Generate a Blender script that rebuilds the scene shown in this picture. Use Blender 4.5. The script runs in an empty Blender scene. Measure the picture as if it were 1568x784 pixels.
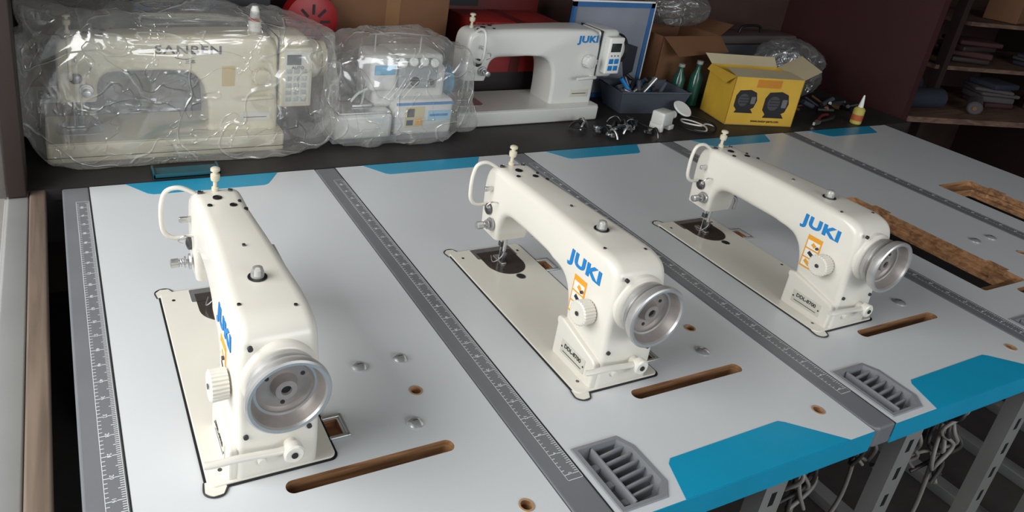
import bpy, bmesh, math, random
from mathutils import Vector, Matrix, noise
from mathutils.bvhtree import BVHTree
random.seed(7)
TZ=0.75
# ------------------------------------------------------------------ materials
def lin(c):
    return tuple(((x/255)/12.92 if x/255<=.04045 else (((x/255)+.055)/1.055)**2.4) for x in c)
MATS={}
def mat(name,rgb,rough=.5,metal=0,spec=.5,coat=0,var=.06,vscale=8,bump=0,bscale=60,trans=0,emit=0):
    if name in MATS: return MATS[name]
    m=bpy.data.materials.new(name);m.use_nodes=True;nt=m.node_tree;b=nt.nodes['Principled BSDF']
    r,g,bb=lin(rgb)
    tc=nt.nodes.new('ShaderNodeTexCoord');n=nt.nodes.new('ShaderNodeTexNoise');n.inputs['Scale'].default_value=vscale;n.inputs['Detail'].default_value=4
    nt.links.new(tc.outputs['Object'],n.inputs['Vector'])
    cr=nt.nodes.new('ShaderNodeValToRGB');cr.color_ramp.elements[0].position=.3;cr.color_ramp.elements[1].position=.7
    cr.color_ramp.elements[0].color=(r*(1-var),g*(1-var),bb*(1-var),1);cr.color_ramp.elements[1].color=(min(1,r*(1+var)),min(1,g*(1+var)),min(1,bb*(1+var)),1)
    nt.links.new(n.outputs['Fac'],cr.inputs['Fac']);nt.links.new(cr.outputs['Color'],b.inputs['Base Color'])
    b.inputs['Roughness'].default_value=rough;b.inputs['Metallic'].default_value=metal;b.inputs['Specular IOR Level'].default_value=spec
    b.inputs['Coat Weight'].default_value=coat;b.inputs['Coat Roughness'].default_value=.12
    b.inputs['Transmission Weight'].default_value=trans
    if bump:
        n2=nt.nodes.new('ShaderNodeTexNoise');n2.inputs['Scale'].default_value=bscale;bp=nt.nodes.new('ShaderNodeBump');bp.inputs['Strength'].default_value=bump;bp.inputs['Distance'].default_value=.003
        nt.links.new(tc.outputs['Object'],n2.inputs['Vector']);nt.links.new(n2.outputs['Fac'],bp.inputs['Height']);nt.links.new(bp.outputs['Normal'],b.inputs['Normal'])
    MATS[name]=m;return m
def wood(name,c1,c2,scale=(3,40,40),rough=.6):
    m=bpy.data.materials.new(name);m.use_nodes=True;nt=m.node_tree;b=nt.nodes['Principled BSDF']
    tc=nt.nodes.new('ShaderNodeTexCoord');mp=nt.nodes.new('ShaderNodeMapping');mp.inputs['Scale'].default_value=scale
    n=nt.nodes.new('ShaderNodeTexNoise');n.inputs['Scale'].default_value=2;n.inputs['Detail'].default_value=6;n.inputs['Distortion'].default_value=.6
    cr=nt.nodes.new('ShaderNodeValToRGB');cr.color_ramp.elements[0].position=.35;cr.color_ramp.elements[1].position=.65
    cr.color_ramp.elements[0].color=(*lin(c1),1);cr.color_ramp.elements[1].color=(*lin(c2),1)
    nt.links.new(tc.outputs['Object'],mp.inputs[0]);nt.links.new(mp.outputs[0],n.inputs['Vector']);nt.links.new(n.outputs['Fac'],cr.inputs[0]);nt.links.new(cr.outputs[0],b.inputs['Base Color'])
    b.inputs['Roughness'].default_value=rough;return m
def plastic_film(name,tint=(235,235,230),base=.10,crease=.7,scale=5,facing=.45,w=.02,second=.35):
    # thin clear polythene: mostly transparent, whiter along crumple creases and at grazing angles
    m=bpy.data.materials.new(name);m.use_nodes=True;nt=m.node_tree;nt.nodes.clear()
    N=lambda t:nt.nodes.new(t);L=nt.links.new
    o=N('ShaderNodeOutputMaterial');mix=N('ShaderNodeMixShader');tr=N('ShaderNodeBsdfTransparent');p=N('ShaderNodeBsdfPrincipled')
    p.inputs['Base Color'].default_value=(*lin(tint),1);p.inputs['Roughness'].default_value=.13;p.inputs['Specular IOR Level'].default_value=1.0
    tc=N('ShaderNodeTexCoord')
    def crease_layer(sc,dist,w):
        n=N('ShaderNodeTexNoise');n.inputs['Scale'].default_value=sc;n.inputs['Detail'].default_value=2;n.inputs['Distortion'].default_value=dist
        L(tc.outputs['Object'],n.inputs['Vector'])
        a=N('ShaderNodeMath');a.operation='SUBTRACT';a.inputs[1].default_value=.5;L(n.outputs['Fac'],a.inputs[0])
        b=N('ShaderNodeMath');b.operation='ABSOLUTE';L(a.outputs[0],b.inputs[0])
        c=N('ShaderNodeMapRange');c.inputs['From Min'].default_value=0;c.inputs['From Max'].default_value=w;c.inputs['To Min'].default_value=1;c.inputs['To Max'].default_value=0
        L(b.outputs[0],c.inputs['Value']);return c.outputs[0]
    c1=crease_layer(scale,.5,w);c2=crease_layer(scale*2.2,.9,w*1.2)
    mx=N('ShaderNodeMath');mx.operation='MAXIMUM';L(c1,mx.inputs[0])
    h=N('ShaderNodeMath');h.operation='MULTIPLY';h.inputs[1].default_value=second;L(c2,h.inputs[0]);L(h.outputs[0],mx.inputs[1])
    cr=N('ShaderNodeMapRange');cr.inputs['To Min'].default_value=base;cr.inputs['To Max'].default_value=crease;L(mx.outputs[0],cr.inputs['Value'])
    lw=N('ShaderNodeLayerWeight');lw.inputs['Blend'].default_value=.25
    ad=N('ShaderNodeMath');ad.operation='MULTIPLY_ADD';ad.inputs[1].default_value=facing;ad.use_clamp=True
    bp=N('ShaderNodeBump');bp.inputs['Strength'].default_value=.8;bp.inputs['Distance'].default_value=.004
    L(mx.outputs[0],bp.inputs['Height']);L(bp.outputs[0],p.inputs['Normal'])
    L(lw.outputs['Facing'],ad.inputs[0]);L(cr.outputs[0],ad.inputs[2])
    L(ad.outputs[0],mix.inputs[0]);L(tr.outputs[0],mix.inputs[1])
    gl=N('ShaderNodeBsdfGlossy');gl.inputs['Roughness'].default_value=.12;gl.inputs['Color'].default_value=(1,1,1,1);L(bp.outputs[0],gl.inputs['Normal'])
    m2=N('ShaderNodeMixShader');m2.inputs[0].default_value=.10
    L(p.outputs[0],mix.inputs[2]);L(mix.outputs[0],m2.inputs[1]);L(gl.outputs[0],m2.inputs[2]);L(m2.outputs[0],o.inputs[0])
    return m
LAM=mat('laminate_white',(207,210,212),.30,spec=.5,var=.02,vscale=3)
STRIP=mat('edge_grey',(114,116,120),.4,var=.06)
TICK=mat('ruler_print',(225,228,230),.5)
BLUE=mat('accent_blue',(20,148,186),.35,var=.05)
PARTI=wood('chipboard',(120,84,55),(176,132,92),(4,30,60))
PAINT=mat('machine_enamel',(226,222,211),.30,spec=.5,coat=.3,var=.025)
PAINT2=mat('aged_enamel',(216,208,182),.35,coat=.2,var=.04)
PAINT3=mat('gloss_white',(222,222,217),.3,coat=.3,var=.02)
STEEL=mat('brushed_steel',(205,205,205),.3,metal=.85,var=.1,vscale=30)
CAPM=mat('zinc_cap',(205,206,208),.28,metal=.7,var=.05)
DSTEEL=mat('dark_steel',(105,105,105),.3,metal=.9,var=.15)
NPLATE=mat('needle_plate_steel',(130,122,116),.28,metal=.85,var=.15)
ALU=mat('cast_aluminium',(200,199,197),.36,metal=.65,var=.06,vscale=25)
DISH=mat('wheel_dish',(165,157,152),.42,metal=.35,var=.2,vscale=25)
BLACK=mat('black_rubber',(18,18,20),.5)
CREAM=mat('cream_plastic',(208,200,178),.45)
JBLUE=mat('logo_blue',(20,125,195),.45)
ORANGE=mat('label_orange',(232,160,40),.5)
WHITE=mat('label_white',(235,235,230),.5)
PLATE=mat('spec_plate',(205,203,190),.4)
DTEXT=mat('ink_dark',(45,45,48),.5)
TRAYM=mat('tray_plastic',(132,134,138),.42)
# ------------------------------------------------------------------ mesh helpers
COL=bpy.context.collection
def link(o,parent=None):
    COL.objects.link(o)
    if parent is not None: o.parent=parent
    return o
def group(name,loc=(0,0,0),rz=0,scale=(1,1,1)):
    e=bpy.data.objects.new(name,None);e.empty_display_size=.05;COL.objects.link(e);e.location=loc;e.rotation_euler=(0,0,rz);e.scale=scale;return e
def mobj(name,verts,faces,m,parent=None,smooth=True,angle=35):
    me=bpy.data.meshes.new(name);me.from_pydata([tuple(v) for v in verts],[],faces)
    bm=bmesh.new();bm.from_mesh(me);bmesh.ops.recalc_face_normals(bm,faces=bm.faces)
    for f in bm.faces: f.smooth=smooth
    for e in bm.edges:
        if len(e.link_faces)==2 and e.calc_face_angle(0)>math.radians(angle): e.smooth=False
    bm.to_mesh(me);bm.free()
    if m: me.materials.append(m)
    return link(bpy.data.objects.new(name,me),parent)
def box(name,x0,x1,y0,y1,z0,z1,m,parent=None,bevel=0,rot=None,seg=3):
    bm=bmesh.new();bmesh.ops.create_cube(bm,size=1)
    for v in bm.verts: v.co=Vector(((v.co.x+.5)*(x1-x0)+x0,(v.co.y+.5)*(y1-y0)+y0,(v.co.z+.5)*(z1-z0)+z0))
    if bevel: bmesh.ops.bevel(bm,geom=bm.edges[:],offset=bevel,segments=seg,affect='EDGES',profile=.5)
    if rot:
        c=Vector(((x0+x1)/2,(y0+y1)/2,(z0+z1)/2))
        bmesh.ops.transform(bm,matrix=Matrix.Translation(c)@rot.to_4x4()@Matrix.Translation(-c),verts=bm.verts)
    bmesh.ops.recalc_face_normals(bm,faces=bm.faces)
    for f in bm.faces: f.smooth=bool(bevel)
    for e in bm.edges:
        if len(e.link_faces)==2 and e.calc_face_angle(0)>math.radians(50): e.smooth=False
    me=bpy.data.meshes.new(name);bm.to_mesh(me);bm.free();me.materials.append(m)
    return link(bpy.data.objects.new(name,me),parent)
def frame(axis):
    a=Vector(axis).normalized();h=Vector((0,0,1)) if abs(a.z)<.9 else Vector((1,0,0))
    x=a.cross(h).normalized();y=a.cross(x).normalized();return a,x,y
def lathe(name,prof,origin,axis,m,parent=None,seg=40,ribs=0,ribd=0,caps=(True,True)):
    a,x,y=frame(axis);o=Vector(origin);V=[];F=[]
    n=seg
    for (t,r) in prof:
        for k in range(n):
            rr=r
            if ribs and r>1e-4: rr=r*(1+ribd*(1 if (k*ribs*2//n)%2 else -1))
            an=2*math.pi*k/n;V.append(o+a*t+(x*math.cos(an)+y*math.sin(an))*max(rr,1e-5))
    for i in range(len(prof)-1):
        for k in range(n):
            k2=(k+1)%n;F.append((i*n+k,i*n+k2,(i+1)*n+k2,(i+1)*n+k))
    if caps[0]: F.append(tuple(range(n)))
    if caps[1]: F.append(tuple((len(prof)-1)*n+k for k in range(n)))
    return mobj(name,V,F,m,parent)
def cyl(name,p0,p1,r,m,parent=None,seg=24,ch=0):
    p0=Vector(p0);p1=Vector(p1);L=(p1-p0).length
    pr=[(0,r),(L,r)] if not ch else [(0,r-ch),(ch,r),(L-ch,r),(L,r-ch)]
    return lathe(name,pr,p0,p1-p0,m,parent,seg)
def cr_spline(P,n=8,closed=False):
    P=[Vector(p) for p in P];out=[];N=len(P)
    rng=range(N if closed else N-1)
    for i in rng:
        g=lambda k:(P[k%N] if closed else P[max(0,min(N-1,k))])
        p0,p1,p2,p3=g(i-1),g(i),g(i+1),g(i+2)
        for k in range(n):
            t=k/n;out.append(.5*((2*p1)+(-p0+p2)*t+(2*p0-5*p1+4*p2-p3)*t*t+(-p0+3*p1-3*p2+p3)*t**3))
    if not closed: out.append(P[-1])
    return out
def tube(name,pts,r,m,parent=None,seg=10,closed=False,smooth=6,flat=1):
    P=cr_spline(pts,smooth,closed) if smooth else [Vector(p) for p in pts]
    V=[];F=[];N=len(P);prev=None
    for i,p in enumerate(P):
        t=(P[(i+1)%N]-P[i-1]) if closed else (P[min(N-1,i+1)]-P[max(0,i-1)])
        t.normalize()
        if prev is None:
            h=Vector((0,0,1)) if abs(t.z)<.9 else Vector((1,0,0));x=t.cross(h).normalized()
        else: x=(prev-t*prev.dot(t)).normalized()
        prev=x;y=t.cross(x)
        for k in range(seg):
            a=2*math.pi*k/seg;V.append(p+x*math.cos(a)*r+y*math.sin(a)*r*flat)
    for i in range(N if closed else N-1):
        j=(i+1)%N
        for k in range(seg):
            k2=(k+1)%seg;F.append((i*seg+k,i*seg+k2,j*seg+k2,j*seg+k))
    if not closed: F.append(tuple(range(seg)));F.append(tuple((N-1)*seg+k for k in range(seg)))
    return mobj(name,V,F,m,parent,angle=60)
def prism(name,poly,z0,z1,m,parent=None,smooth=False,axis='z'):
    n=len(poly);f=(lambda a,b,c:(a,b,c)) if axis=='z' else ((lambda a,b,c:(a,c,b)) if axis=='y' else (lambda a,b,c:(c,a,b)))
    V=[f(x,y,z0) for x,y in poly]+[f(x,y,z1) for x,y in poly]
    F=[tuple(range(n)),tuple(range(n,2*n))]+[(i,(i+1)%n,n+(i+1)%n,n+i) for i in range(n)]
    return mobj(name,V,F,m,parent,smooth)
def bev(o,w,seg=3,ang=40):
    md=o.modifiers.new('bv','BEVEL');md.width=w;md.segments=seg;md.limit_method='ANGLE';md.angle_limit=math.radians(ang);return o
def rrect(x0,x1,y0,y1,r,n=6):
    P=[]
    for cx,cy,a in ((x1-r,y1-r,0),(x0+r,y1-r,90),(x0+r,y0+r,180),(x1-r,y0+r,270)):
        for k in range(n+1):
            t=math.radians(a+90*k/n);P.append((cx+r*math.cos(t),cy+r*math.sin(t)))
    return P
def disc(cx,cy,r,n=28): return [(cx+r*math.cos(2*math.pi*k/n),cy+r*math.sin(2*math.pi*k/n)) for k in range(n)]
def text(name,s,size,m,parent,M,extrude=.0004,bold=0,sx=1,on=None,space=1):
    cu=bpy.data.curves.new(name,'FONT');cu.body=s;cu.size=size;cu.extrude=extrude;cu.offset=bold;cu.space_character=space
    cu.align_x='CENTER';cu.align_y='CENTER';cu.resolution_u=4
    t=bpy.data.objects.new(name+'_tmp',cu);COL.objects.link(t);bpy.context.view_layer.update()
    dg=bpy.context.evaluated_depsgraph_get();me=bpy.data.meshes.new_from_object(t.evaluated_get(dg));bpy.data.objects.remove(t)
    for v in me.vertices: v.co=M@Vector((v.co.x*sx,v.co.y,v.co.z))
    if on is not None:   # lay the lettering on the curved casting (front side, looking along +y)
        bm=bmesh.new();bm.from_mesh(me);bmesh.ops.subdivide_edges(bm,edges=[e for e in bm.edges if e.calc_length()>.006],cuts=2);bmesh.ops.triangulate(bm,faces=bm.faces)
        bb=bmesh.new();bb.from_mesh(on.data);bv=BVHTree.FromBMesh(bb)
        ym=sum(v.co.y for v in bm.verts)/len(bm.verts)
        for v in bm.verts:
            h=bv.ray_cast(Vector((v.co.x,-1,v.co.z)),Vector((0,1,0)))
            if h[0] is not None: v.co.y=h[0].y-(.0014 if v.co.y<ym else .0002)
        bm.to_mesh(me);bm.free();bb.free()
    me.materials.clear();me.materials.append(m);return link(bpy.data.objects.new(name,me),parent)
RX=Matrix.Rotation(math.radians(90),4,'X')
def boolcut(o,cutters):
    for c in cutters:
        md=o.modifiers.new('b','BOOLEAN');md.object=c;md.operation='DIFFERENCE';md.solver='EXACT'
        try: md.material_mode='TRANSFER'
        except Exception: pass
    bpy.context.view_layer.update();dg=bpy.context.evaluated_depsgraph_get()
    me=bpy.data.meshes.new_from_object(o.evaluated_get(dg));o.modifiers.clear();o.data=me
    for p in me.polygons: p.use_smooth=False
    for c in cutters: bpy.data.objects.remove(c)
# ------------------------------------------------------------------ sewing machine
def arm_loft(name,keys,m,parent,n=7,cseg=5):
    arr=[[k[0][0],k[0][1],k[1][0],k[1][1],k[2],k[3],k[4]] for k in keys]
    N=len(arr);S=[]
    for i in range(N-1):
        g=lambda j:arr[max(0,min(N-1,j))]
        for q in range(n):
            t=q/n;S.append([.5*(2*b+(c-a)*t+(2*a-5*b+4*c-d)*t*t+(-a+3*b-3*c+d)*t**3) for a,b,c,d in zip(g(i-1),g(i),g(i+1),g(i+2))])
    S.append(arr[-1]);V=[];F=[];R=4*(cseg+1)
    for ou,oz,iu,iz,v0,v1,r in S:
        o=Vector((ou,0,oz));i_=Vector((iu,0,iz));c=(o+i_)/2;A=(o-i_).length/2;d=(o-i_).normalized();cv=(v0+v1)/2;B=(v1-v0)/2
        for x,y in rrect(-A,A,-B,B,min(r,A*.9,B*.9),cseg):
            p=c+d*x;V.append((p.x,cv+y,p.z))
    for i in range(len(S)-1):
        for k in range(R):
            k2=(k+1)%R;F.append((i*R+k,i*R+k2,(i+1)*R+k2,(i+1)*R+k))
    F.append(tuple(range(R)));F.append(tuple((len(S)-1)*R+k for k in range(R)))
    return mobj(name,V,F,m,parent,angle=50)
def arm_keys(ci,co,top=.238,under=.150):
    d=top-.238;e=under-.150
    return [((co,.001),(ci,.001),.036,.150,.010),((co,.05),(ci,.05),.036,.150,.010),((co-.001,.10),(ci-.006,.10+e*.5),.036,.148,.011),
     ((co-.001,.150),(ci-.016,.127+e),.036,.146,.012),((co-.002,.190+d),(ci-.027,.140+e),.036,.144,.014),((co-.011,.222+d),(ci-.040,.148+e),.036,.143,.016),
     ((co-.035,.236+d),(ci-.058,.152+e),.036,.142,.018),((co-.075,.238+d),(ci-.078,.153+e),.037,.142,.018),((co-.135,.238+d),(ci-.098,.153+e),.040,.140,.018),
     (((co-.135)*.55+.115*.45,.236+d),((ci-.098)*.6+.128*.4,.150+e),.045,.137,.018),((.170,.234+d),(.165,.149+e),.047,.134,.018),((.115,.232+d),(.128,.147+e),.047,.132,.018),
     ((.065,.231+d),(.110,.138+e),.046,.131,.016),((.038,.222+d),(.103,.125+e),.046,.131,.014),((.028,.195+d),(.100,.110+e),.046,.131,.012),((.028,.140),(.100,.095),.047,.130,.010),((.028,.082),(.098,.080),.050,.128,.010)]
def head_parts(g,P,top=.232):
    cyl('presser_bar',(.070,.095,.022),(.070,.095,.095),.0038,STEEL,g);cyl('needle_bar',(.056,.095,.045),(.056,.095,.095),.0034,STEEL,g)
    cyl('needle',(.056,.095,.006),(.056,.095,.046),.0009,STEEL,g,8)
    box('needle_clamp',.051,.062,.090,.100,.040,.050,DSTEEL,g,.001)
    box('presser_foot_shank',.062,.076,.090,.101,.010,.034,DSTEEL,g,.0015)
    box('presser_foot_sole',.040,.078,.089,.102,.0045,.0085,STEEL,g,.001)
    box('bar_bushing',.048,.080,.078,.112,.072,.084,P,g,.003)
    tube('finger_guard',[(.075,.094,.045),(.085,.080,.030),(.072,.070,.012),(.050,.078,.014)],.0012,STEEL,g,6)
    tube('presser_lifter',[(.085,.13,.11),(.088,.15,.10),(.085,.155,.07)],.004,STEEL,g,8)
    lathe('tension_discs',[(0,.006),(.003,.006),(.004,.013),(.006,.014),(.008,.013),(.009,.004),(.012,.004),(.013,.010),(.015,.010),(.016,.004),(.024,.004),(.025,.008),(.037,.008),(.038,.006)],(.080,.047,.112),(0,-1,0),STEEL,g,28)
    tube('tension_spring',[(.080+.0065*math.cos(a*.9),.030-.00022*a*2.4,.112+.0065*math.sin(a*.9)) for a in range(0,30)],.0008,STEEL,g,5,smooth=2)
    lathe('check_spring_case',[(0,.012),(.006,.012),(.008,.009),(.010,.003)],(.062,.047,.138),(0,-1,0),DSTEEL,g,24)
    tube('thread_hook',[(.09,.047,.165),(.09,.03,.168),(.085,.022,.158),(.08,.030,.150)],.0014,STEEL,g,6)
    tube('takeup_guard',[(.052,.056,.226),(.052,.030,.240),(.052,.008,.236),(.052,.000,.215),(.052,-.001,.185),(.052,.003,.160),(.052,.018,.146),(.052,.048,.145)],.0040,P,g,10,flat=1)
    box('takeup_lever',.060,.066,.026,.050,.180,.190,STEEL,g,.002)
    lathe('thread_post',[(0,.006),(.006,.006),(.007,.0035),(.018,.0035),(.019,.007),(.024,.008),(.030,.008),(.032,.004),(.036,.004),(.037,.008),(.041,.008),(.043,.005)],(.052,.088,top-.002),(0,0,1),CREAM,g,20)
    for i,(u,v,r) in enumerate([(.086,.085,.0075),(.060,.062,.005),(.060,.112,.004),(.118,.105,.006),(.112,.068,.004),(.135,.122,.0035),(.20,.10,.0025),(.105,.118,.003)]):
        lathe('top_plug_%d'%i,[(-.003,r),(.0012,r),(.0018,r*.8),(.0008,r*.7),(.0008,0)],(u,v,top+.0005),(0,0,1),BLACK if i not in(1,2) else DSTEEL,g,20)
def bed(g,P):
    prism('bed_gasket',rrect(-.0035,.4795,-.0035,.1815,.012),.0,.0012,BLACK,g)
    bev(prism('bed_plate',rrect(0,.476,0,.178,.010),.0002,.0038,P,g),.0012,2,30)
    pts=[(.020,.058)]+[(.072+.044*math.cos(math.radians(a)),.102+.044*math.sin(math.radians(a))) for a in range(-90,91,9)]+[(.020,.146)]
    prism('needle_plate',pts,.0038,.0046,NPLATE,g)
    prism('slide_plate',rrect(.004,.045,.050,.150,.003,3),.0038,.0045,STEEL,g)
    prism('plate_line',rrect(.046,.0468,.058,.146,.0002,1),.0046,.0048,BLACK,g)
    prism('feed_slot',rrect(.052,.066,.090,.100,.002,3),.0046,.0049,BLACK,g)
    for a,b in ((.055,.07),(.055,.13),(.095,.085),(.095,.12)): prism('plate_screw',disc(a,b,.003,14),.0046,.0049,DTEXT,g)
    prism('bed_plug',disc(.128,.108,.0085),.0038,.0048,DTEXT,g)
    prism('bed_plug_ring',disc(.128,.108,.0105),.0038,.0043,STEEL,g)
    for u,v in ((.03,.02),(.45,.02),(.25,.165),(.03,.16)): prism('bed_screw',disc(u,v,.003,14),.0038,.0044,DSTEEL,g)
def machine_std(name,loc,rz):
    g=group(name,loc,rz)
    bed(g,PAINT)
    a=arm_loft('arm_body',arm_keys(.368,.475),PAINT,g)
    head_parts(g,PAINT)
    bev(prism('front_cover',[(.362,.002),(.472,.002),(.474,.052),(.466,.058),(.374,.080),(.360,.078),(.358,.070),(.362,.064)],.026,.040,PAINT,g,axis='y'),.004)
    box('spec_plate',.385,.452,.0250,.0265,.018,.046,PLATE,g,.0005)
    text('spec_text','DDL-8700',.011,DTEXT,g,Matrix.Translation((.418,.0247,.037))@RX,bold=.0002)
    box('spec_line',.392,.445,.0246,.0252,.024,.0252,DTEXT,g)
    for u in (.388,.449): cyl('plate_rivet',(u,.0252,.032),(u,.0244,.032),.0018,DTEXT,g,10)
    text('logo','JUKI',.0315,JBLUE,g,Matrix.Translation((.391,.0356,.192))@RX,extrude=.0006,bold=.0013,sx=1.36,on=a,space=1.10)
    box('caution_label',.370,.404,.0352,.0364,.096,.168,ORANGE,g)
    for k in range(3):
        box('caution_panel_%d'%k,.373,.401,.0346,.0353,.100+k*.0205,.117+k*.0205,WHITE,g)
        box('caution_mark_%d'%k,.378+k*.003,.393,.0342,.0347,.105+k*.0205,.113+k*.0205,ORANGE if k!=1 else DTEXT,g,rot=Matrix.Rotation(.5,3,'Y'))
    lathe('stitch_dial',[(-.002,.014),(.003,.014),(.004,.0205),(.026,.0215),(.028,.019),(.027,.013),(.0275,0)],(.424,.037,.127),(0,-1,0),PAINT,g,96,ribs=24,ribd=.03)
    cyl('dial_stop',(.424,.0085,.127),(.424,.0075,.127),.004,DSTEEL,g)
    cyl('dial_pin',(.398,.036,.148),(.398,.031,.148),.003,DSTEEL,g)
    lathe('wheel_housing',[(-.012,.051),(.002,.051),(.006,.048),(.008,.044)],(.474,.090,.165),(1,0,0),PAINT,g,48)
    lathe('handwheel_ring',[(0,.030),(0,.043),(.003,.047),(.010,.048),(.013,.045),(.014,.038),(.018,.038),(.019,.048),(.022,.053),(.030,.0555),(.036,.0555),(.038,.053),(.0375,.049),(.034,.0475)],(.483,.090,.165),(1,0,0),ALU,g,64,caps=(False,False))
    lathe('handwheel_dish',[(.034,.0475),(.024,.0445),(.016,.040),(.011,.034),(.010,.018),(.014,.0165),(.022,.014),(.0225,.007),(.016,.006),(.016,0)],(.483,.090,.165),(1,0,0),DISH,g,64,caps=(False,True))
    for k in range(3):
        an=k*2.09+.5;cyl('wheel_hole',(.4935,.090+.027*math.cos(an),.165+.027*math.sin(an)),(.4945,.090+.027*math.cos(an),.165+.027*math.sin(an)),.003,DTEXT,g,12)
    cyl('wheel_screw',(.498,.090,.165),(.502,.090,.165),.0068,BLACK,g)
    for v,z in ((.048,.075),(.05,.215),(.134,.07)): cyl('end_screw',(.473,v,z),(.4775,v,z),.0035,DTEXT,g,16)
    tube('reverse_lever',[(.487,.112,.052),(.490,.09,.052),(.492,.06,.056),(.494,.03,.060),(.494,.004,.060),(.492,-.008,.060)],.0055,PAINT,g,12,flat=.8)
    lathe('lever_hub',[(-.004,.009),(.012,.009),(.013,.014),(.024,.0145),(.026,.012),(.026,.004),(.024,0)],(.474,.108,.048),(1,0,0),PAINT,g,32)
    cyl('lever_bolt',(.499,.108,.048),(.5015,.108,.048),.0045,BLACK,g)
    cyl('lever_pivot',(.470,.070,.030),(.482,.070,.030),.006,PAINT,g,20,.001)
    lathe('sight_glass_base',[(0,.0135),(.003,.0135),(.004,.010)],(.352,.088,.2365),(0,0,1),DSTEEL,g,28)
    gl=mat('clear_cap',(240,240,236),.06,trans=.75,var=.01)
    lathe('sight_glass',[(0,.0095),(.008,.0092),(.014,.0070),(.016,.003),(.016,0)],(.352,.088,.2395),(0,0,1),gl,g,28)
    cyl('oil_nozzle',(.352,.088,.2396),(.352,.088,.249),.003,WHITE,g,12)
    for u,v in ((.26,.09),(.43,.12),(.41,.05)): cyl('arm_screw',(u,v,.2355),(u,v,.2392),.0026,DSTEEL,g,14)
    box('back_cover',.24,.33,.136,.142,.165,.222,PAINT,g,.002)
    cyl('knee_lever_boss',(.385,.148,.08),(.385,.156,.08),.012,PAINT,g,24,.002)
    for u,v in ((-.002,.008),(.478,.010)):
        s=-1 if u<.2 else 1
        prism('bed_hinge_pad',[(u,v+.014),(u+s*.011,v+.008),(u+s*.012,v-.006),(u+s*.003,v-.015),(u-s*.014,v-.013),(u-s*.012,v+.012)],.0,.0016,PAINT,g)
        tube('bed_hinge',[(u,v+.016,.0012),(u+s*.012,v+.008,.0012),(u+s*.013,v-.006,.0012),(u+s*.004,v-.016,.0012),(u-s*.014,v-.014,.0012)],.0012,DTEXT,g,8)
    for u in (.098,.420):
        box('oilpan_hinge_a',u-.024,u+.024,.206,.212,.0,.004,ALU,g,.0015);box('oilpan_hinge_b',u-.024,u-.018,.180,.210,.0,.004,ALU,g,.0015);box('oilpan_hinge_c',u+.018,u+.024,.180,.210,.0,.004,ALU,g,.0015)
    return g
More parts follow.
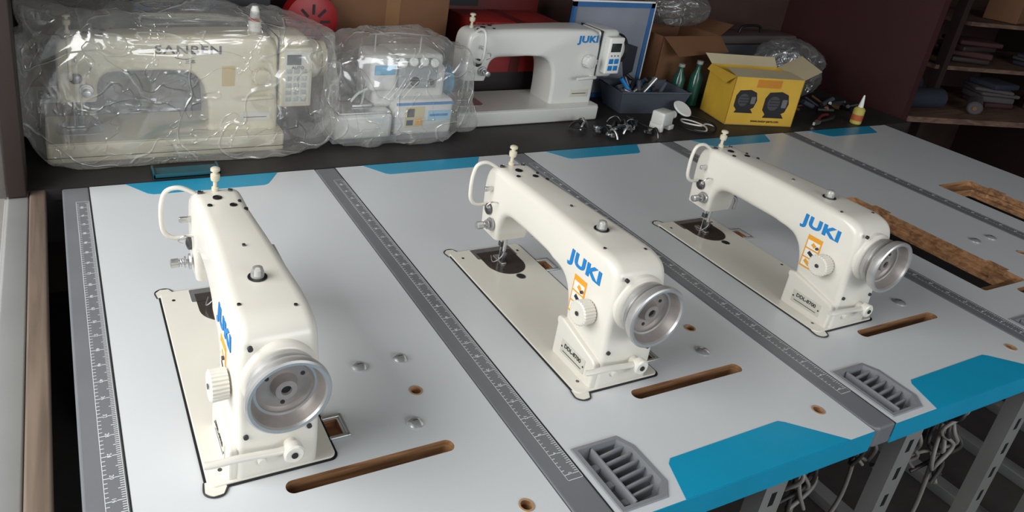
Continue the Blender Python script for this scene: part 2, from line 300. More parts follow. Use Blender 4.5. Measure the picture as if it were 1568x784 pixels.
def machine_dd(name,loc,rz,scale,P,logo,logom,lsx,panel_col):
    J=logo=='JUKI'
    g=group(name,loc,rz,scale)
    bb=box('bed_base',0,.478,0,.178,0,.047,P,g,.006)
    if not J: box('bed_seam',-.0008,.4788,-.0008,.1788,.014,.0155,DTEXT,g)
    h=group('upper');h.parent=g;h.location=(0,0,.0475)
    prism('bed_plate',rrect(0,.476,0,.178,.008),0,.002,P,h);prism('needle_plate',rrect(.02,.11,.05,.14,.02),.002,.003,STEEL,h)
    a=arm_loft('arm_body',arm_keys(.318,.470,.238,.150),P,h);head_parts(h,P,.232)
    box('motor_cover',.460,.538,.040,.148,.080,.236,P,h,.016,seg=4)
    box('motor_gap',.4655,.4675,.0352,.150,.08,.234,DTEXT,h,.0008)
    lathe('motor_end',[(0,.052),(.025,.050),(.035,.044),(.039,.030),(.039,0)],(.536,.094,.165),(1,0,0),P,h,40)
    lathe('handwheel',[(0,.030),(.0,.046),(.012,.046),(.014,.040),(.014,0)],(.572,.094,.165),(1,0,0),DTEXT if J else P,h,40)
    if J:
        box('panel_box',.482,.536,.014,.042,.100,.218,WHITE,h,.005)
        box('panel_screen',.490,.526,.0125,.0145,.172,.200,mat('lcd_dark',(45,50,48),.2),h,.001)
        for k in range(2):
            for j in range(2): box('panel_key',.490+j*.020,.506+j*.020,.0125,.0145,.112+k*.022,.128+k*.022,panel_col,h,.001)
        for k in range(3): cyl('panel_led',(.496+k*.012,.0125,.160),(.496+k*.012,.0145,.160),.002,DTEXT,h,12)
    else:
        box('panel_box',.468,.540,.016,.042,.062,.215,P,h,.005)
        box('panel_face',.474,.534,.0145,.0165,.070,.208,mat('panel_cream',(205,205,190),.4),h,.001)
        box('panel_screen',.480,.512,.0125,.0148,.172,.198,mat('lcd_dark',(45,50,48),.2),h,.001)
        for k in range(5):
            for j in range(3): box('panel_key',.480+j*.017,.492+j*.017,.0130,.0148,.078+k*.018,.089+k*.018,mat('key_grey',(165,170,165),.5),h,.001)
        RDC=mat('cap_red',(190,50,40),.4)
        lathe('spool_cap',[(0,.014),(.030,.014),(.034,.011),(.050,.010),(.062,.006),(.062,0)],(.425,.095,.236),(0,0,1),WHITE,h,28);lathe('spool_cap_ring',[(.026,.0146),(.034,.0146)],(.425,.095,.236),(0,0,1),RDC,h,28,caps=(False,False))
    lathe('stitch_dial',[(0,.016),(.004,.021),(.022,.020),(.024,.017),(.024,0)],(.428,.036,.140),(0,-1,0),P,h,48,ribs=12,ribd=.03)
    tube('reverse_lever',[(.45,.036,.088),(.45,.012,.091),(.42,.004,.093),(.38,.004,.090)],.005,P,h,10)
    box('spec_plate',.385,.452,.0345,.0362,.022,.046,PLATE,h,.0005);box('spec_line',.393,.444,.0340,.0347,.032,.034,DTEXT,h)
    text('logo',logo,.029 if J else .027,logom,h,Matrix.Translation((.418 if J else .278,.0358,.207 if J else .203))@RX,extrude=.0008,bold=.0011 if J else .0004,sx=lsx,on=a,space=1.06 if J else 1.1)
    if not J:
        tube('logo_swoosh',[(.250,.0392,.186),(.270,.0390,.182),(.296,.0388,.190),(.308,.039,.207),(.298,.0392,.221)],.0010,DTEXT,h,6)
        text('logo_small','三本',.011,DTEXT,h,Matrix.Translation((.280,.0358,.176))@RX,extrude=.0006,on=a)
        box('caution_label',.345,.372,.0350,.0364,.115,.165,mat('faded_label',(196,170,110),.5),h)
        text('panel_text','AUTO',.010,DTEXT,h,Matrix.Translation((.505,.0128,.165))@RX)
    return g
# ------------------------------------------------------------------ tables
def table(name,X,machine_hole=False,legs=(.23,.5)):
    g=group(name,(X,0,0));Wd=.598;L=1.2
    top=box('table_top',.0566,Wd,0,L,-.042,-.0004,LAM,g)
    cut=[]
    def c(poly,z0,z1=.01):
        o=prism('cut',poly,z0,z1,PARTI);o.location=(X,0,0);cut.append(o)
    c(rrect(.246,.501,.193,.216,.0112),-.06)
    c(disc(.496,.329,.0085),-.03);c(disc(.545,.070,.0085),-.03)
    if machine_hole:
        c(rrect(.150,.330,.233,.711,.008),-.018);c(rrect(.162,.305,.262,.682,.004),-.06);c(rrect(.162,.318,.30,.64,.004),-.03)
        c(rrect(.329,.345,.28,.33,.004),-.03);c(rrect(.329,.345,.60,.65,.004),-.03)
    else:
        c(rrect(.331,.353,.271,.309,.003),-.012);c(rrect(.331,.353,.593,.631,.003),-.012)
    c([(.070,.016),(.147,.016),(.164,.038),(.164,.108),(.150,.131),(.070,.131)],-.028)
    boolcut(top,cut)
    for x,y in ((.496,.329),(.545,.070)):
        lathe('hole_rim',[(0,.0112),(.0010,.0112),(.0010,.0085),(0,.0085)],(x,y,-.0004),(0,0,1),mat('hole_rim',(170,140,110),.5),g,28,caps=(False,False))
    box('edge_band_near',.055,Wd,-.0015,0,-.042,-.0005,BLUE,g);box('edge_band_right',Wd,Wd+.001,0,L,-.042,-.0005,STRIP,g)
    bev(prism('edge_strip',[(.014,0),(.056,0),(.056,L),(.0,L),(.0,.014),(.004,.004)],-.042,.0004,STRIP,g),.004,3,60)
    prism('seam',[(.0558,0),(.0568,0),(.0568,L),(.0558,L)],-.030,-.0001,DTEXT,g)
    prism('accent_far',[(.135,L),(.178,1.140),(.190,1.133),(.450,1.133),(.462,1.140),(.500,L)],-.001,.0002,BLUE,g)
    prism('accent_near',[(.172,0),(.196,.062),(.206,.070),(.448,.074),(.458,.068),(.535,0)],-.001,.0002,BLUE,g)
    V=[];F=[]
    def q(x0,x1,y0,y1):
        n=len(V);V.extend([(x0,y0,.0007),(x1,y0,.0007),(x1,y1,.0007),(x0,y1,.0007)]);F.append((n,n+1,n+2,n+3))
    y0=.085;y1=1.125
    q(.026,.0268,y0,y1);q(.0520,.0528,y0,y1);q(.026,.0528,y0,y0+.001);q(.026,.0528,y1-.001,y1)
    k=0;y=y0+.01
    while y<y1-.008:
        l=.012 if k%10==0 else (.009 if k%5==0 else .006)
        q(.0525-l,.0525,y,y+.0011)
        if k%2==0: q(.0266,.0266+l*.8,y,y+.0011)
        y+=.004;k+=1
    mobj('ruler_marks',V,F,TICK,g,False)
    for k in range(0,26): text('ruler_number',str(k*4),.008,TICK,g,Matrix.Translation((.037,y0+.012+k*.04,.0006))@Matrix.Rotation(math.radians(-90),4,'Z'),extrude=.0001)
    for x,y in ((.429,.412),(.504,.412),(.464,.262)):
        lathe('cap_screw',[(-.0003,.0130),(.0012,.0130),(.0036,.0105),(.0055,.006),(.0060,0)],(x,y,0),(0,0,1),CAPM,g,28)
        prism('cap_cross',[(x-.004,y-.0006),(x+.004,y-.0006),(x+.004,y+.0006),(x-.004,y+.0006)],.0050,.0062,DTEXT,g)
    outer=[(.066,.012),(.149,.012),(.169,.036),(.169,.110),(.154,.136),(.066,.136)]
    cx,cy=.1175,.074
    inner=[(cx+(x-cx)*.84,cy+(y-cy)*.89) for x,y in outer];n=6
    V=[(x,y,.0002) for x,y in outer]+[(x,y,.0022) for x,y in [(cx+(a-cx)*.985,cy+(b-cy)*.985) for a,b in outer]]+[(x,y,.0022) for x,y in inner]+[(cx+(x-cx)*.97,cy+(y-cy)*.97,-.022) for x,y in inner]
    F=[]
    for r in range(3):
        for i in range(n): F.append((r*n+i,r*n+(i+1)%n,(r+1)*n+(i+1)%n,(r+1)*n+i))
    F.append(tuple(3*n+i for i in range(n)))
    mobj('organizer_tray',V,F,TRAYM,g,False)
    box('tray_divider',.098,.102,.022,.127,-.022,.0,TRAYM,g,.0008)
    for k in range(6):
        box('tray_rib_%d'%k,.102,.157-(.010 if k in(0,) else 0),.036+k*.0155,.039+k*.0155,-.022,-.003,TRAYM,g,.0006,rot=Matrix.Rotation(.12,3,'Z'))
    for k in range(3): box('tray_step_%d'%k,.077,.098,.030+k*.034,.040+k*.034,-.022,-.012,TRAYM,g,.001)
    LEG=mat('stand_steel',(168,168,166),.35,metal=.5,var=.08)
    for lx in legs:
        for y0 in (.035,1.10):
            prism('stand_post',[(lx,y0),(lx+.052,y0),(lx+.052,y0+.03),(lx+.049,y0+.03),(lx+.049,y0+.003),(lx+.003,y0+.003),(lx+.003,y0+.03),(lx,y0+.03)],-.720,-.050,LEG,g)
            if y0<.1:
                for k in range(8): prism('post_slot_%d'%k,[(lx+.020,-.12-k*.07),(lx+.032,-.12-k*.07),(lx+.032,-.15-k*.07),(lx+.020,-.15-k*.07)],y0-.0006,y0+.0001,BLACK,g,axis='y')
                cyl('post_bolt',(lx+.026,y0,-.085),(lx+.026,y0-.006,-.085),.008,STEEL,g,6)
        box('stand_top_rail',lx+.006,lx+.046,.02,1.17,-.055,-.042,LEG,g)
        box('stand_foot',lx+.002,lx+.05,.0,1.19,-.75,-.715,LEG,g,.003)
    box('stand_crossbar',.03,.55,.55,.57,-.715,-.69,LEG,g)
    return g
table('sewing_table',0,legs=(.12,.42));table('sewing_table',.6,legs=(.12,.42));table('sewing_table',1.2,legs=(.20,));table('sewing_table',1.8,True,legs=(.03,.42));table('sewing_table',2.4,True,legs=(.12,.42))
for X in (0,.6,1.2): machine_std('sewing_machine',(X+.150,.711,0),math.radians(-90))
machine_dd('direct_drive_sewing_machine',(1.140,1.42,0),math.radians(1.0),(1.19,1.10,1.10),PAINT3,'JUKI',JBLUE,1.25,JBLUE)
machine_dd('direct_drive_sewing_machine',(-.028,1.34,0),0,(1.22,1.1,1.09),PAINT2,'SANBEN',DTEXT,1.25,PLATE)
# ------------------------------------------------------------------ plastic bags
FILM=plastic_film('clear_film',base=.11,crease=.36,scale=4,facing=.5,w=.013,second=.5)
FILM2=plastic_film('milky_film',tint=(150,150,148),base=.16,crease=.5,scale=7,facing=.4)
def bag(name,c,hd,m,amp=.03,seed=0,ex=.45,spikes=(),topf=None,sub=5,zmin=.001,stretch=(1,1,1)):
    bm=bmesh.new();bmesh.ops.create_icosphere(bm,subdivisions=sub,radius=1)
    def cell(q):
        d,_=noise.voronoi(q);return d[1]-d[0]
    for v in bm.verts:
        d=v.co.copy();s=lambda x:math.copysign(abs(x)**ex,x)
        p=Vector((s(d.x)*hd[0],s(d.y)*hd[1],s(d.z)*hd[2]))
        p/= max(1,0.001+max(abs(p.x)/hd[0],abs(p.y)/hd[1],abs(p.z)/hd[2]))
        q=Vector((p.x*stretch[0],p.y*stretch[1],p.z*stretch[2]))*8+Vector((seed*3.1,seed,0))
        q+=Vector((noise.noise(q*.7),noise.noise(q*.7+Vector((9,0,0))),noise.noise(q*.7+Vector((0,9,0)))))*.9
        # sharp outward ridges between flat-ish facets, like creased film
        r=1-min(1,cell(q)*1.6)+.45*(1-min(1,cell(q*2.3)*1.6))+.5*noise.noise(q*.5)
        p+=d*amp*(r-.45)
        for sd,sl,sw in spikes:
            k=d.dot(Vector(sd).normalized());
            if k>sw: p+=Vector(sd).normalized()*sl*((k-sw)/(1-sw))**1.5
        if topf: p.z=min(p.z,topf(p.x)-hd[2]+.016*noise.noise(q*2)+.5*amp*(r-.45)) if p.z>0 else p.z
        p+=Vector(c);p.z=max(p.z,zmin+.004*abs(noise.noise(q*3)));v.co=p
    for f in bm.faces: f.smooth=True
    me=bpy.data.meshes.new(name);bm.to_mesh(me);bm.free();me.materials.append(m);return link(bpy.data.objects.new(name,me))
bag('plastic_bag',(.315,1.42,.18),(.375,.135,.185),FILM,.020,1,.38,spikes=(((-1,-.2,.15),.08,.93),((-.75,0,.8),.06,.93)),topf=lambda x:.385-.09*max(0,x+.1),sub=6,stretch=(1,1,.6))
bag('plastic_bag',(.905,1.42,.15),(.225,.12,.155),FILM,.018,5,.45,spikes=(((1,-.1,-.4),.05,.9),),topf=lambda x:.330-.42*max(0,abs(x)-.07),sub=6,stretch=(1,1,.6))
# ------------------------------------------------------------------ overlock
def overlock(loc):
    g=group('overlock_machine',loc,0,(1.06,1.0,1.04));P=PAINT3
    box('base_casting',.0,.36,.02,.20,0,.020,mat('base_grey',(150,152,155),.4),g,.004)
    box('cloth_plate_arm',.0,.165,0,.16,.018,.090,P,g,.012,seg=4);box('cloth_plate_top',.006,.160,.006,.15,.090,.096,STEEL,g,.002)
    box('lower_cover',.175,.355,.010,.19,.018,.125,P,g,.012,seg=4)
    box('body_block',.12,.34,.05,.20,.09,.215,P,g,.018,seg=4)
    box('head_front',.10,.18,.03,.15,.145,.250,P,g,.014,seg=4)
    box('top_cover',.17,.33,.055,.19,.205,.245,P,g,.014,seg=4)
    box('tension_panel',.185,.305,.038,.06,.150,.235,mat('panel_grey',(160,162,165),.35),g,.005)
    for k in range(4):
        lathe('tension_knob_%d'%k,[(0,.006),(.006,.006),(.007,.012),(.022,.013),(.024,.010),(.024,0)],(.190+k*.032,.044,.226-.004*abs(k-1.5)),(0,-1,.5),WHITE,g,24,ribs=12,ribd=.04)
    cyl('sight_window',(.235,.039,.172),(.235,.034,.172),.014,BLACK,g)
    cyl('sight_window_ring',(.235,.0385,.172),(.235,.0365,.172),.018,STEEL,g)
    cyl('panel_bolt',(.285,.040,.170),(.285,.030,.170),.009,DSTEEL,g)
    box('brand_badge',.110,.170,.0285,.031,.195,.222,mat('sky_label',(90,175,215),.4),g,.002)
    box('caution_label',.205,.262,.0085,.0105,.045,.105,mat('caution_cream',(214,196,150),.5),g);box('caution_icon_a',.210,.232,.0078,.0088,.075,.100,DTEXT,g);box('caution_icon_b',.238,.258,.0078,.0088,.050,.068,ORANGE,g);box('caution_icon_c',.210,.230,.0078,.0088,.050,.066,DTEXT,g)
    box('blue_label',.275,.345,.0085,.0105,.062,.092,mat('pale_blue_label',(150,200,225),.5),g);box('blue_label_line',.28,.338,.0078,.0088,.075,.082,JBLUE,g)
    box('blue_stripe',.176,.352,.0085,.0105,.110,.118,JBLUE,g)
    lathe('pulley',[(0,.04),(.006,.045),(.012,.036),(.02,.046),(.03,.044),(.031,.02),(.031,0)],(.352,.12,.15),(1,0,0),mat('pulley_blue',(60,140,175),.4),g,40)
    cyl('thread_rod',(.14,.12,.24),(.14,.12,.290),.003,STEEL,g);cyl('thread_rod_b',(.28,.12,.24),(.28,.12,.284),.003,STEEL,g)
    tube('thread_bar',[(.12,.12,.288),(.2,.118,.292),(.32,.12,.282)],.003,STEEL,g)
    for k in range(4): tube('looper_thread_tube',[(.19+k*.032,.05,.20),(.17+k*.02,.03,.16),(.14+k*.02,.035,.12)],.0012,WHITE,g,5)
    cyl('needle_bar',(.09,.06,.10),(.10,.06,.17),.004,STEEL,g);box('presser_foot',.06,.12,.05,.07,.097,.104,STEEL,g,.001)
    tube('foot_lifter',[(.10,.05,.15),(.07,.04,.14),(.05,.035,.12)],.004,P,g)
    return g
overlock((.70,1.335,0))
g=group('teal_tray',(.20,1.212,0));TT=mat('teal_plastic',(24,84,98),.4);box('tray_floor',0,.16,0,.06,.0,.004,TT,g);box('tray_lip',0,.16,0,.005,.0,.012,TT,g,.001);box('tray_lip_l',0,.005,0,.06,0,.012,TT,g,.001);box('tray_lip_r',.155,.16,0,.06,0,.012,TT,g,.001)
# ------------------------------------------------------------------ background clutter on the bench
CARD=mat('cardboard',(118,82,56),.8,var=.08)
CARD2=mat('cardboard_light',(196,176,140),.8)
MB=mat('print_black',(35,33,36),.5);MG=mat('print_grey',(110,110,115),.5)
def openbox(g,w,d,h,m,mi,t=.003):
    box('front',0,w,0,t,0,h,m,g);box('back',0,w,d-t,d,0,h,m,g);box('left',0,t,0,d,0,h,m,g);box('right',w-t,w,0,d,0,h,m,g);box('bottom',0,w,0,d,0,t,mi,g)
g=group('motor_carton',(2.215,1.315,0),math.radians(-14),(.93,.85,1.0))
YEL=mat('carton_yellow',(214,172,60),.5,var=.1)
openbox(g,.31,.20,.185,YEL,CARD2)
W1=mat('carton_white',(205,192,158),.6)
mobj('flap_back',[(0,.2,.185),(.31,.2,.185),(.32,.25,.215),(-.01,.25,.215)],[(0,1,2,3)],W1,g,False)
mobj('flap_left',[(0,0,.185),(0,.2,.185),(-.02,.19,.165),(-.03,.02,.155)],[(0,1,2,3)],YEL,g,False)
mobj('flap_right',[(.31,0,.185),(.31,.2,.185),(.42,.21,.235),(.40,.03,.215)],[(0,1,2,3)],W1,g,False)
mobj('flap_front',[(0,0,.185),(.31,0,.185),(.30,.105,.192),(.01,.105,.195)],[(0,1,2,3)],W1,g,False)
# printed bench-grinder style motors on the carton face
for i,(x,z,r) in enumerate(((.060,.098,.040),(.200,.090,.046))):
    prism('motor_print_%d'%i,[(x-r,z-r*.6),(x-r*.6,z-r),(x+r*.7,z-r),(x+r*1.25,z-r*.7),(x+r*1.45,z),(x+r*1.2,z+r*.75),(x+r*.5,z+r),(x-r*.7,z+r*.9),(x-r,z+r*.4)],-.0012,0,MB,g,axis='y')
    prism('motor_face_%d'%i,disc(x-.004,z,r*.60),-.0018,-.0011,mat('print_darkgrey',(70,70,74),.5),g,axis='y')
    prism('motor_cap_%d'%i,rrect(x+r*.75,x+r*1.25,z-r*.35,z+r*.35,.004),-.0018,-.0011,MG,g,axis='y')
    prism('motor_base_%d'%i,[(x-r*.8,z-r*1.25),(x+r*1.3,z-r*1.25),(x+r*1.0,z-r*.9),(x-r*.6,z-r*.9)],-.0011,0,MB,g,axis='y')
    for j in range(3): box('motor_fin_%d_%d'%(i,j),x-r*.5,x+r*.5,-.0022,-.0017,z-.012+j*.011,z-.009+j*.011,MB,g)
text('carton_text','www.motor-parts.com',.014,MB,g,Matrix.Translation((.18,-.0005,.018))@RX,bold=.0003)
box('print_patch',.10,.21,-.0008,0,.148,.178,mat('print_orange',(200,130,40),.5),g)
for k in range(3): lathe('spare_motor_%d'%k,[(0,.03),(.06,.035),(.08,.02),(.08,0)],(.07+.08*k,.1,.08),(0,.2,1),BLACK,g,24)
g=group('glue_bottle',(2.86,1.235,0))
lathe('bottle',[(0,.018),(.004,.021),(.060,.021),(.068,.015),(.070,.008)],(0,0,0),(0,0,1),mat('bottle_yellow',(190,178,90),.35),g,28)
lathe('label',[(.016,.0214),(.040,.0214)],(0,0,0),(0,0,1),mat('label_red',(180,90,50),.5),g,28,caps=(False,False))
lathe('nozzle',[(.068,.010),(.085,.008),(.118,.003),(.120,.0)],(0,0,0),(0,0,1),WHITE,g,20)
g=group('framed_board',(1.70,1.66,0));FB=mat('frame_blue',(54,104,160),.5)
box('board',.01,.37,.004,.012,0.01,.375,mat('board_grey',(138,144,156),.5,var=.18,vscale=4),g)
for a in ((0.,.018),(.352,.37)): box('frame_h',0,.38,0,.014,a[0],a[1],FB,g)
for a in ((0,.012),(.362,.38)): box('frame_v',a[0],a[1],0,.014,0,.37,FB,g)
box('frame_outer_h',-.006,.386,.002,.012,.370,.376,WHITE,g);box('frame_outer_v',.380,.387,.002,.012,0,.376,WHITE,g)
prism('printed_machine',[(.12,.08),(.20,.08),(.20,.14),(.28,.14),(.30,.08),(.34,.10),(.34,.20),(.26,.22),(.18,.20),(.12,.18)],.002,.0045,mat('print_navy',(40,46,60),.5),g,axis='y')
g=group('red_carton',(1.30,1.66,0));box('carton',0,.36,0,.2,0.,.29,mat('carton_red',(140,34,30),.5,var=.3),g,.004);box('dark_band',-.001,.361,-.001,.201,.0,.11,mat('carton_dark',(38,30,32),.5),g);box('tape',.16,.20,-.0015,.201,.11,.291,mat('carton_dark_red',(92,24,24),.5),g)
g=group('dark_red_carton',(1.22,1.87,0));box('carton',0,.47,0,.06,0.,.42,mat('carton_dark_red',(92,24,24),.5),g,.004);box('carton_stripe',.05,.2,-.001,0,.3,.36,MB,g)
g=group('cardboard_carton',(.78,1.68,0));box('carton',0,.42,0,.22,0,.46,CARD,g,.004);box('tape',.19,.24,-.001,.221,0,.461,mat('tape_brown',(136,98,62),.3),g);box('flap_line',0.01,.41,-.0015,0,.40,.402,DTEXT,g)
g=group('black_carton',(.12,1.62,0));box('carton',0,.46,0,.2,0,.45,mat('carton_black',(20,22,30),.45),g,.004)
LC=mat('logo_cyan',(40,120,180),.5)
box('logo_square',.085,.125,-.002,0,.318,.355,LC,g);text('logo_text','大王天科技',.034,LC,g,Matrix.Translation((.225,-.001,.337))@RX,bold=.0005)
box('logo_cut',.097,.113,-.003,-.001,.329,.344,BLACK,g)
g=group('red_fan',(.70,1.66,0));RD=mat('fan_red',(150,22,28),.4)
lathe('fan_shell',[(0,.02),(0,.075),(.02,.085),(.06,.08),(.07,.05),(.07,0)],(0,0,.30),(0,-1,0),RD,g,40)
for k in range(8):
    o=box('grille_slot_%d'%k,.022,.052,-.0715,-.069,.296,.304,BLACK,g)
    o.data.transform(Matrix.Translation((0,0,.30))@Matrix.Rotation(k*math.pi/4,4,'Y')@Matrix.Translation((0,0,-.30)))
box('fan_stand',-.06,.06,-.04,.04,0,.23,RD,g,.01)
g=group('paper_carton',(-.075,1.60,0));box('carton',0,.15,0,.2,0,.22,mat('carton_brown',(82,62,50),.7),g,.003);box('label',.012,.085,-.002,0,.07,.115,mat('label_grey',(150,148,142),.6),g);text('label_text','Be',.034,MB,g,Matrix.Translation((.05,-.0025,.092))@RX,bold=.001)
box('ribbed_tray',.0,.15,.0,.2,.221,.245,mat('ribbed_cream',(130,120,100),.6),g,.004)
for k in range(10): box('rib_%d'%k,.008+k*.014,.014+k*.014,-.003,.0,.224,.243,DTEXT,g)
g=group('open_carton',(2.13,1.63,0),.05);openbox(g,.32,.22,.25,CARD,CARD);mobj('flap',[(0,0,.25),(.32,0,.25),(.31,-.07,.20),(.02,-.08,.19)],[(0,1,2,3)],CARD,g,False)
mobj('flap_r',[(.32,0,.25),(.32,.22,.25),(.42,.2,.28),(.41,.02,.29)],[(0,1,2,3)],CARD,g,False)
bag('crumpled_bag',(2.28,1.75,.34),(.13,.07,.05),FILM2,.03,9,.8,sub=5,zmin=.26)
bag('crumpled_bag',(2.86,1.62,.11),(.17,.09,.10),FILM2,.04,15,.8,sub=5)
g=group('grey_toolbox',(2.62,1.80,0));box('box_body',0,.5,0,.12,0,.17,mat('toolbox_grey',(70,74,80),.5),g,.008);box('box_lid',0,.5,0,.12,.172,.21,mat('toolbox_lid',(92,84,80),.5),g,.008);tube('handle',[(.18,.06,.21),(.2,.06,.24),(.3,.06,.24),(.32,.06,.21)],.006,BLACK,g)
GR=mat('bottle_green',(44,104,88),.15,trans=.4)
for x,y,h in ((2.25,1.53,.18),(2.33,1.52,.17),(2.19,1.56,.16)):
    g=group('oil_bottle',(x,y,0));lathe('bottle',[(0,.020),(.004,.024),(h*.65,.024),(h*.8,.011),(h*.95,.010)],(0,0,0),(0,0,1),GR,g,24);cyl('cap',(0,0,h*.93),(0,0,h),.012,mat('cap_grey',(150,155,150),.5),g)
g=group('parts_basket',(1.83,1.46,0),-.12);BK=mat('basket_grey',(76,82,92),.5)
o=mobj('basket',[(0.02,.02,0),(.28,.02,0),(.28,.14,0),(.02,.14,0),(0,0,.085),(.30,0,.085),(.30,.16,.085),(0,.16,.085)],[(0,1,2,3),(0,1,5,4),(1,2,6,5),(2,3,7,6),(3,0,4,7)],BK,g,False)
md=o.modifiers.new('s','SOLIDIFY');md.thickness=.004
tube('basket_rim',[(0,0,.086),(.30,0,.086),(.30,.16,.086),(0,.16,.086)],.004,BK,g,8,closed=True,smooth=0)
for k in range(30):
    a=random.random()*3;x=.04+random.random()*.19;y=.03+random.random()*.08;cyl('part_%d'%k,(x,y,.05+random.random()*.04),(x+.05*math.cos(a),y+.04*math.sin(a)*.6,.07+random.random()*.055),.004+random.random()*.008,random.choice([STEEL,DSTEEL,BLACK,JBLUE,BK,BK,DSTEEL]),g,12)
g=group('metal_parts',(1.57,1.255,0))
for k in range(40):
    x=random.random()*.28;y=random.random()*.11;a=random.random()*6.28;z=.008+random.random()*.012
    m_=random.choice([STEEL,DSTEEL,DSTEEL,BLACK])
    if k%3==0: lathe('gear_%d'%k,[(0,.006),(0,.014),(.006,.014),(.006,.006)],(x,y,z*.3+.003),(.1,.1,1),m_,g,20)
    elif k%3==1: cyl('rod_%d'%k,(x,y,z),(x+.05*math.cos(a),y+.05*math.sin(a),z+.004),.0035,m_,g,10)
    else: tube('bracket_%d'%k,[(x,y,.005),(x+.02*math.cos(a),y+.02*math.sin(a),.03),(x+.04*math.cos(a),y+.04*math.sin(a),.022),(x+.05*math.cos(a),y+.05*math.sin(a),.005)],.004,m_,g,8)
g=group('plastic_foot_block',(1.87,1.275,0),.3);P=PAINT3
box('block',0,.07,0,.05,.02,.07,P,g,.006);box('leg_a',0,.015,0,.05,0,.03,P,g,.003);box('leg_b',.055,.085,0,.05,0,.018,P,g,.003);cyl('knob',(.075,.02,.05),(.095,.015,.05),.014,P,g,20,.002)
g=group('cable_coil',(2.015,1.27,0));
tube('coil',[(0,0,.004),(.04,-.02,.005),(.08,.02,.006),(.07,.07,.008),(.03,.09,.012),(-.0,.05,.016),(.03,.0,.02),(.09,.03,.012),(.13,.02,.005)],.003,WHITE,g,8)
tube('coil_dark',[(-.02,.05,.005),(.0,-.01,.005),(.07,-.03,.005),(.10,.01,.02),(.06,.12,.02),(.0,.12,.005)],.004,BLACK,g,8)
lathe('white_lid',[(0,.035),(.004,.038),(.008,.034),(.008,0)],(.05,.12,.038),(.1,-.6,1),WHITE,g,28)
g=group('pliers',(2.66,1.255,0),.35)
for s in(-1,1): tube('handle',[(.0,0,.01),(.05,s*.012,.012),(.11,s*.018,.012),(.15,s*.012,.01)],.006,mat('grip_red',(120,40,38),.5) if s>0 else DTEXT,g,8)
prism('jaw',[(0,-.01),(-.05,-.004),(-.05,.004),(0,.01)],.004,.016,STEEL,g)
g=group('spare_parts',(2.62,1.36,0))
for k in range(24):
    x=random.random()*.40;y=random.random()*.12;a=random.random()*6.28
    cyl('part_%d'%k,(x,y,.012),(x+.06*math.cos(a),y+.06*math.sin(a),.014+random.random()*.03),.004+random.random()*.008,random.choice([DSTEEL,DSTEEL,BLACK,BLACK,BK,CARD]),g,12)
# ------------------------------------------------------------------ bench, room
DARKW=mat('bench_dark',(44,40,40),.55,var=.3,vscale=6)
g=group('workbench');box('bench_top',-.08,3.18,1.206,1.95,-.03,-.001,DARKW,g)
box('bench_apron',-.08,3.18,1.212,1.235,-.14,-.03,DARKW,g)
for x in (0.0,1.0,2.0,3.1): box('bench_leg',x,x+.05,1.24,1.29,-.75,-.03,DARKW,g)
box('floor',-.35,5.2,-3,2.05,-.80,-.75,mat('floor_concrete',(62,58,56),.7,var=.25,vscale=4,bump=.3))
box('wall_back',-.35,5.2,1.96,2.05,-.75,1.75,mat('wall_brown',(66,46,40),.8,var=.15))
box('wall_right',5.1,5.2,-3,1.96,-.75,1.75,mat('wall_maroon',(50,28,28),.8))
box('ceiling',-.35,5.2,-3,2.05,1.75,1.8,mat('ceiling_grey',(120,116,110),.8))
WF=wood('weathered_frame',(96,82,70),(122,106,92),(30,1.5,30))
TRK=mat('window_track',(150,150,148),.45,metal=.3,var=.1,vscale=3)
box('wall_left',-.16,-.10,-3,1.96,-.75,-.04,mat('wall_left_paint',(110,104,98),.8))
g=group('window_1');box('sill',-.066,-.033,-3,1.96,-.04,-.002,WF,g,.004);box('track',-.115,-.067,-3,1.96,-.04,-.006,TRK,g,.004)
JD=mat('jamb_dark',(48,36,31),.6)
box('jamb_far',-.13,-.07,1.18,1.30,-.004,1.75,JD,g,.004);box('jamb_fill',-.13,-.085,1.30,1.96,-.004,1.75,JD,g)
box('header',-.13,-.07,-3,1.18,1.60,1.75,WF,g);box('stile',-.13,-.088,-1.4,-1.3,-.004,1.6,WF,g)
glass=bpy.data.materials.new('window_glass');glass.use_nodes=True;nt=glass.node_tree;nt.nodes.clear()
o=nt.nodes.new('ShaderNodeOutputMaterial');mx=nt.nodes.new('ShaderNodeMixShader');t=nt.nodes.new('ShaderNodeBsdfTransparent');p=nt.nodes.new('ShaderNodeBsdfPrincipled');p.inputs['Base Color'].default_value=(.6,.6,.58,1);p.inputs['Roughness'].default_value=.3
mx.inputs[0].default_value=.25;nt.links.new(t.outputs[0],mx.inputs[1]);nt.links.new(p.outputs[0],mx.inputs[2]);nt.links.new(mx.outputs[0],o.inputs[0])
box('pane',-.110,-.106,-3,1.18,-.004,1.60,glass,g)
MAR=mat('partition_maroon',(56,24,26),.55,var=.12,vscale=3)
box('wall_partition',3.20,3.24,1.26,1.96,-.75,1.75,MAR)
SH=wood('shelf_wood',(84,62,52),(120,94,78),(3,30,30))
g=group('storage_shelf')
def slab(nm,pts,z0,z1,m): prism(nm,pts,z0,z1,m,g)
slab('plank_low',[(3.245,1.26),(4.6,.88),(4.75,1.45),(3.245,1.80)],-.02,.004,SH)
slab('plank_mid',[(3.60,1.42),(4.9,1.05),(5.05,1.5),(3.60,1.85)],.16,.178,SH)
slab('plank_top',[(3.75,1.42),(5.0,1.1),(5.08,1.5),(3.75,1.86)],.36,.378,SH)
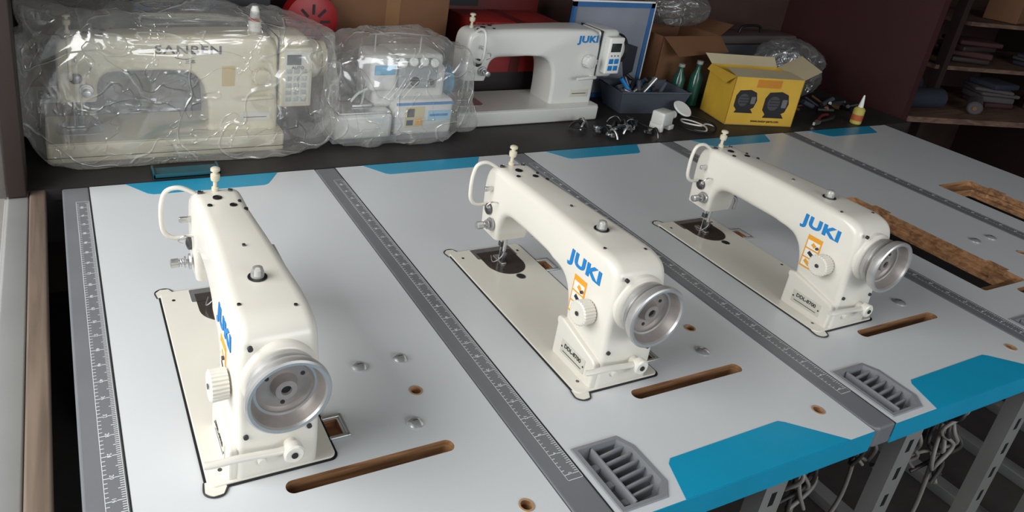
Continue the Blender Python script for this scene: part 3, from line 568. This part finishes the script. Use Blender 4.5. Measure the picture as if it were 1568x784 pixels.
box('shelf_post',3.62,3.66,1.40,1.44,-.75,.8,JD,g);box('shelf_post_b',4.5,4.54,1.15,1.19,-.75,.8,JD,g);box('shelf_post_c',3.26,3.30,1.30,1.34,-.75,-.02,JD,g);box('shelf_post_d',4.5,4.54,.93,.97,-.75,-.02,JD,g)
NAVY=mat('cloth_navy',(36,40,54),.8);CM=mat('cloth_maroon',(66,34,36),.8);CG=mat('cloth_grey',(74,70,70),.8)
def roll(x,y,z,r,m_,L=.1,an=-.2):
    g=group('fabric_roll',(x,y,z+r),an);cyl('roll',(-L,0,0),(L,0,0),r,m_,g,24,.006);cyl('core',(-L-.004,0,0),(L+.004,0,0),r*.3,CARD,g,16)
for a in ((3.46,1.35,.005,.045,NAVY),(3.50,1.48,.005,.06,NAVY,.12,.3),(3.72,1.26,.005,.03,CG,.08,.5)): roll(*a)
def heap(x,y,z,w,d,n,cols,an):
    g=group('folded_cloth',(x,y,z),an);zz=.0
    for k in range(n):
        h=.014+random.random()*.016;dx=random.uniform(-.02,.02);ww=w*random.uniform(.75,1)
        box('fold_%d'%k,-ww/2+dx,ww/2+dx,-d/2,d/2,zz,zz+h,random.choice(cols),g,min(h*.45,.008),rot=Matrix.Rotation(random.uniform(-.4,.4),3,'Z'));zz+=h+.001
heap(3.95,1.34,.006,.20,.14,5,[NAVY,CG,CM],-.3);heap(4.22,1.18,.006,.22,.16,4,[CG,CM,SH],.1)
heap(3.90,1.48,.18,.24,.14,4,[CM,CG,JD],-.4);heap(4.30,1.34,.18,.2,.16,3,[CG,NAVY],.2);heap(4.65,1.27,.18,.2,.16,5,[CM,CARD],-.2)
for x,y,z,w,h,an in ((4.45,1.08,.006,.16,.11,.5),(4.10,1.46,.38,.2,.12,.2),(4.5,1.36,.38,.24,.10,-.35)):
    g=group('small_carton',(x,y,z),an);box('carton',-w/2,w/2,-.07,.07,0,h,CARD,g,.003);box('tape',-.015,.015,-.0705,.0705,0,h+.0005,mat('tape_brown',(136,98,62),.3),g)
# cables under the tables
for cx,cy in ((1.34,.16),(1.66,.14),(1.72,.10),(1.60,.2)):
    g=group('cable_bundle',(cx,cy,-.20))
    for k in range(8):
        pts=[(random.uniform(-.02,.02),0,.14)]+[(random.uniform(-.045,.045),random.uniform(-.03,.03),.08-j*.05) for j in range(6)]
        tube('cable_%d'%k,pts,.0045,mat('cable_grey',(140,136,130),.5) if k%2 else mat('cable_dark',(60,56,56),.5),g,7)
    tube('cable_drop',[(0,0,-.1),(.03,0,-.3),(-.03,0,-.45),(.0,.02,-.545)],.005,mat('cable_grey',(140,136,130),.5),g,7)
# ------------------------------------------------------------------ lights, world, camera
def area(name,loc,target,size,sy,power,col=(1,1,1)):
    l=bpy.data.lights.new(name,'AREA');l.shape='RECTANGLE';l.size=size;l.size_y=sy;l.energy=power;l.color=col
    o=bpy.data.objects.new(name,l);COL.objects.link(o);o.location=loc;o.rotation_euler=(Vector(target)-Vector(loc)).to_track_quat('-Z','Y').to_euler();return o
area('window_daylight',(-1.5,.35,1.25),(.8,.5,0),2.2,1.6,138,(1,.995,.98))
area('shopfront_daylight',(1.6,-2.6,1.3),(1.3,.6,0),2.5,1.2,44,(.96,.98,1))
w=bpy.data.worlds.new('world');bpy.context.scene.world=w;w.use_nodes=True;w.node_tree.nodes['Background'].inputs[0].default_value=(.79,.86,.94,1);w.node_tree.nodes['Background'].inputs[1].default_value=.68
cd=bpy.data.cameras.new('camera');cam=bpy.data.objects.new('camera',cd);COL.objects.link(cam);bpy.context.scene.camera=cam
cam.location=(.0095,-.5187,.8086);cam.rotation_euler=(1.18104,-.11599,-.4465);cd.sensor_width=36;cd.clip_start=.01
cd.lens=1140.2/1568*36;cd.shift_x=(784-656.9)/1568;cd.shift_y=(239.3-392)/1568
for o in list(bpy.data.objects):
    if o.parent is None: o.location.z+=TZ
bpy.context.scene.view_settings.view_transform='Standard'
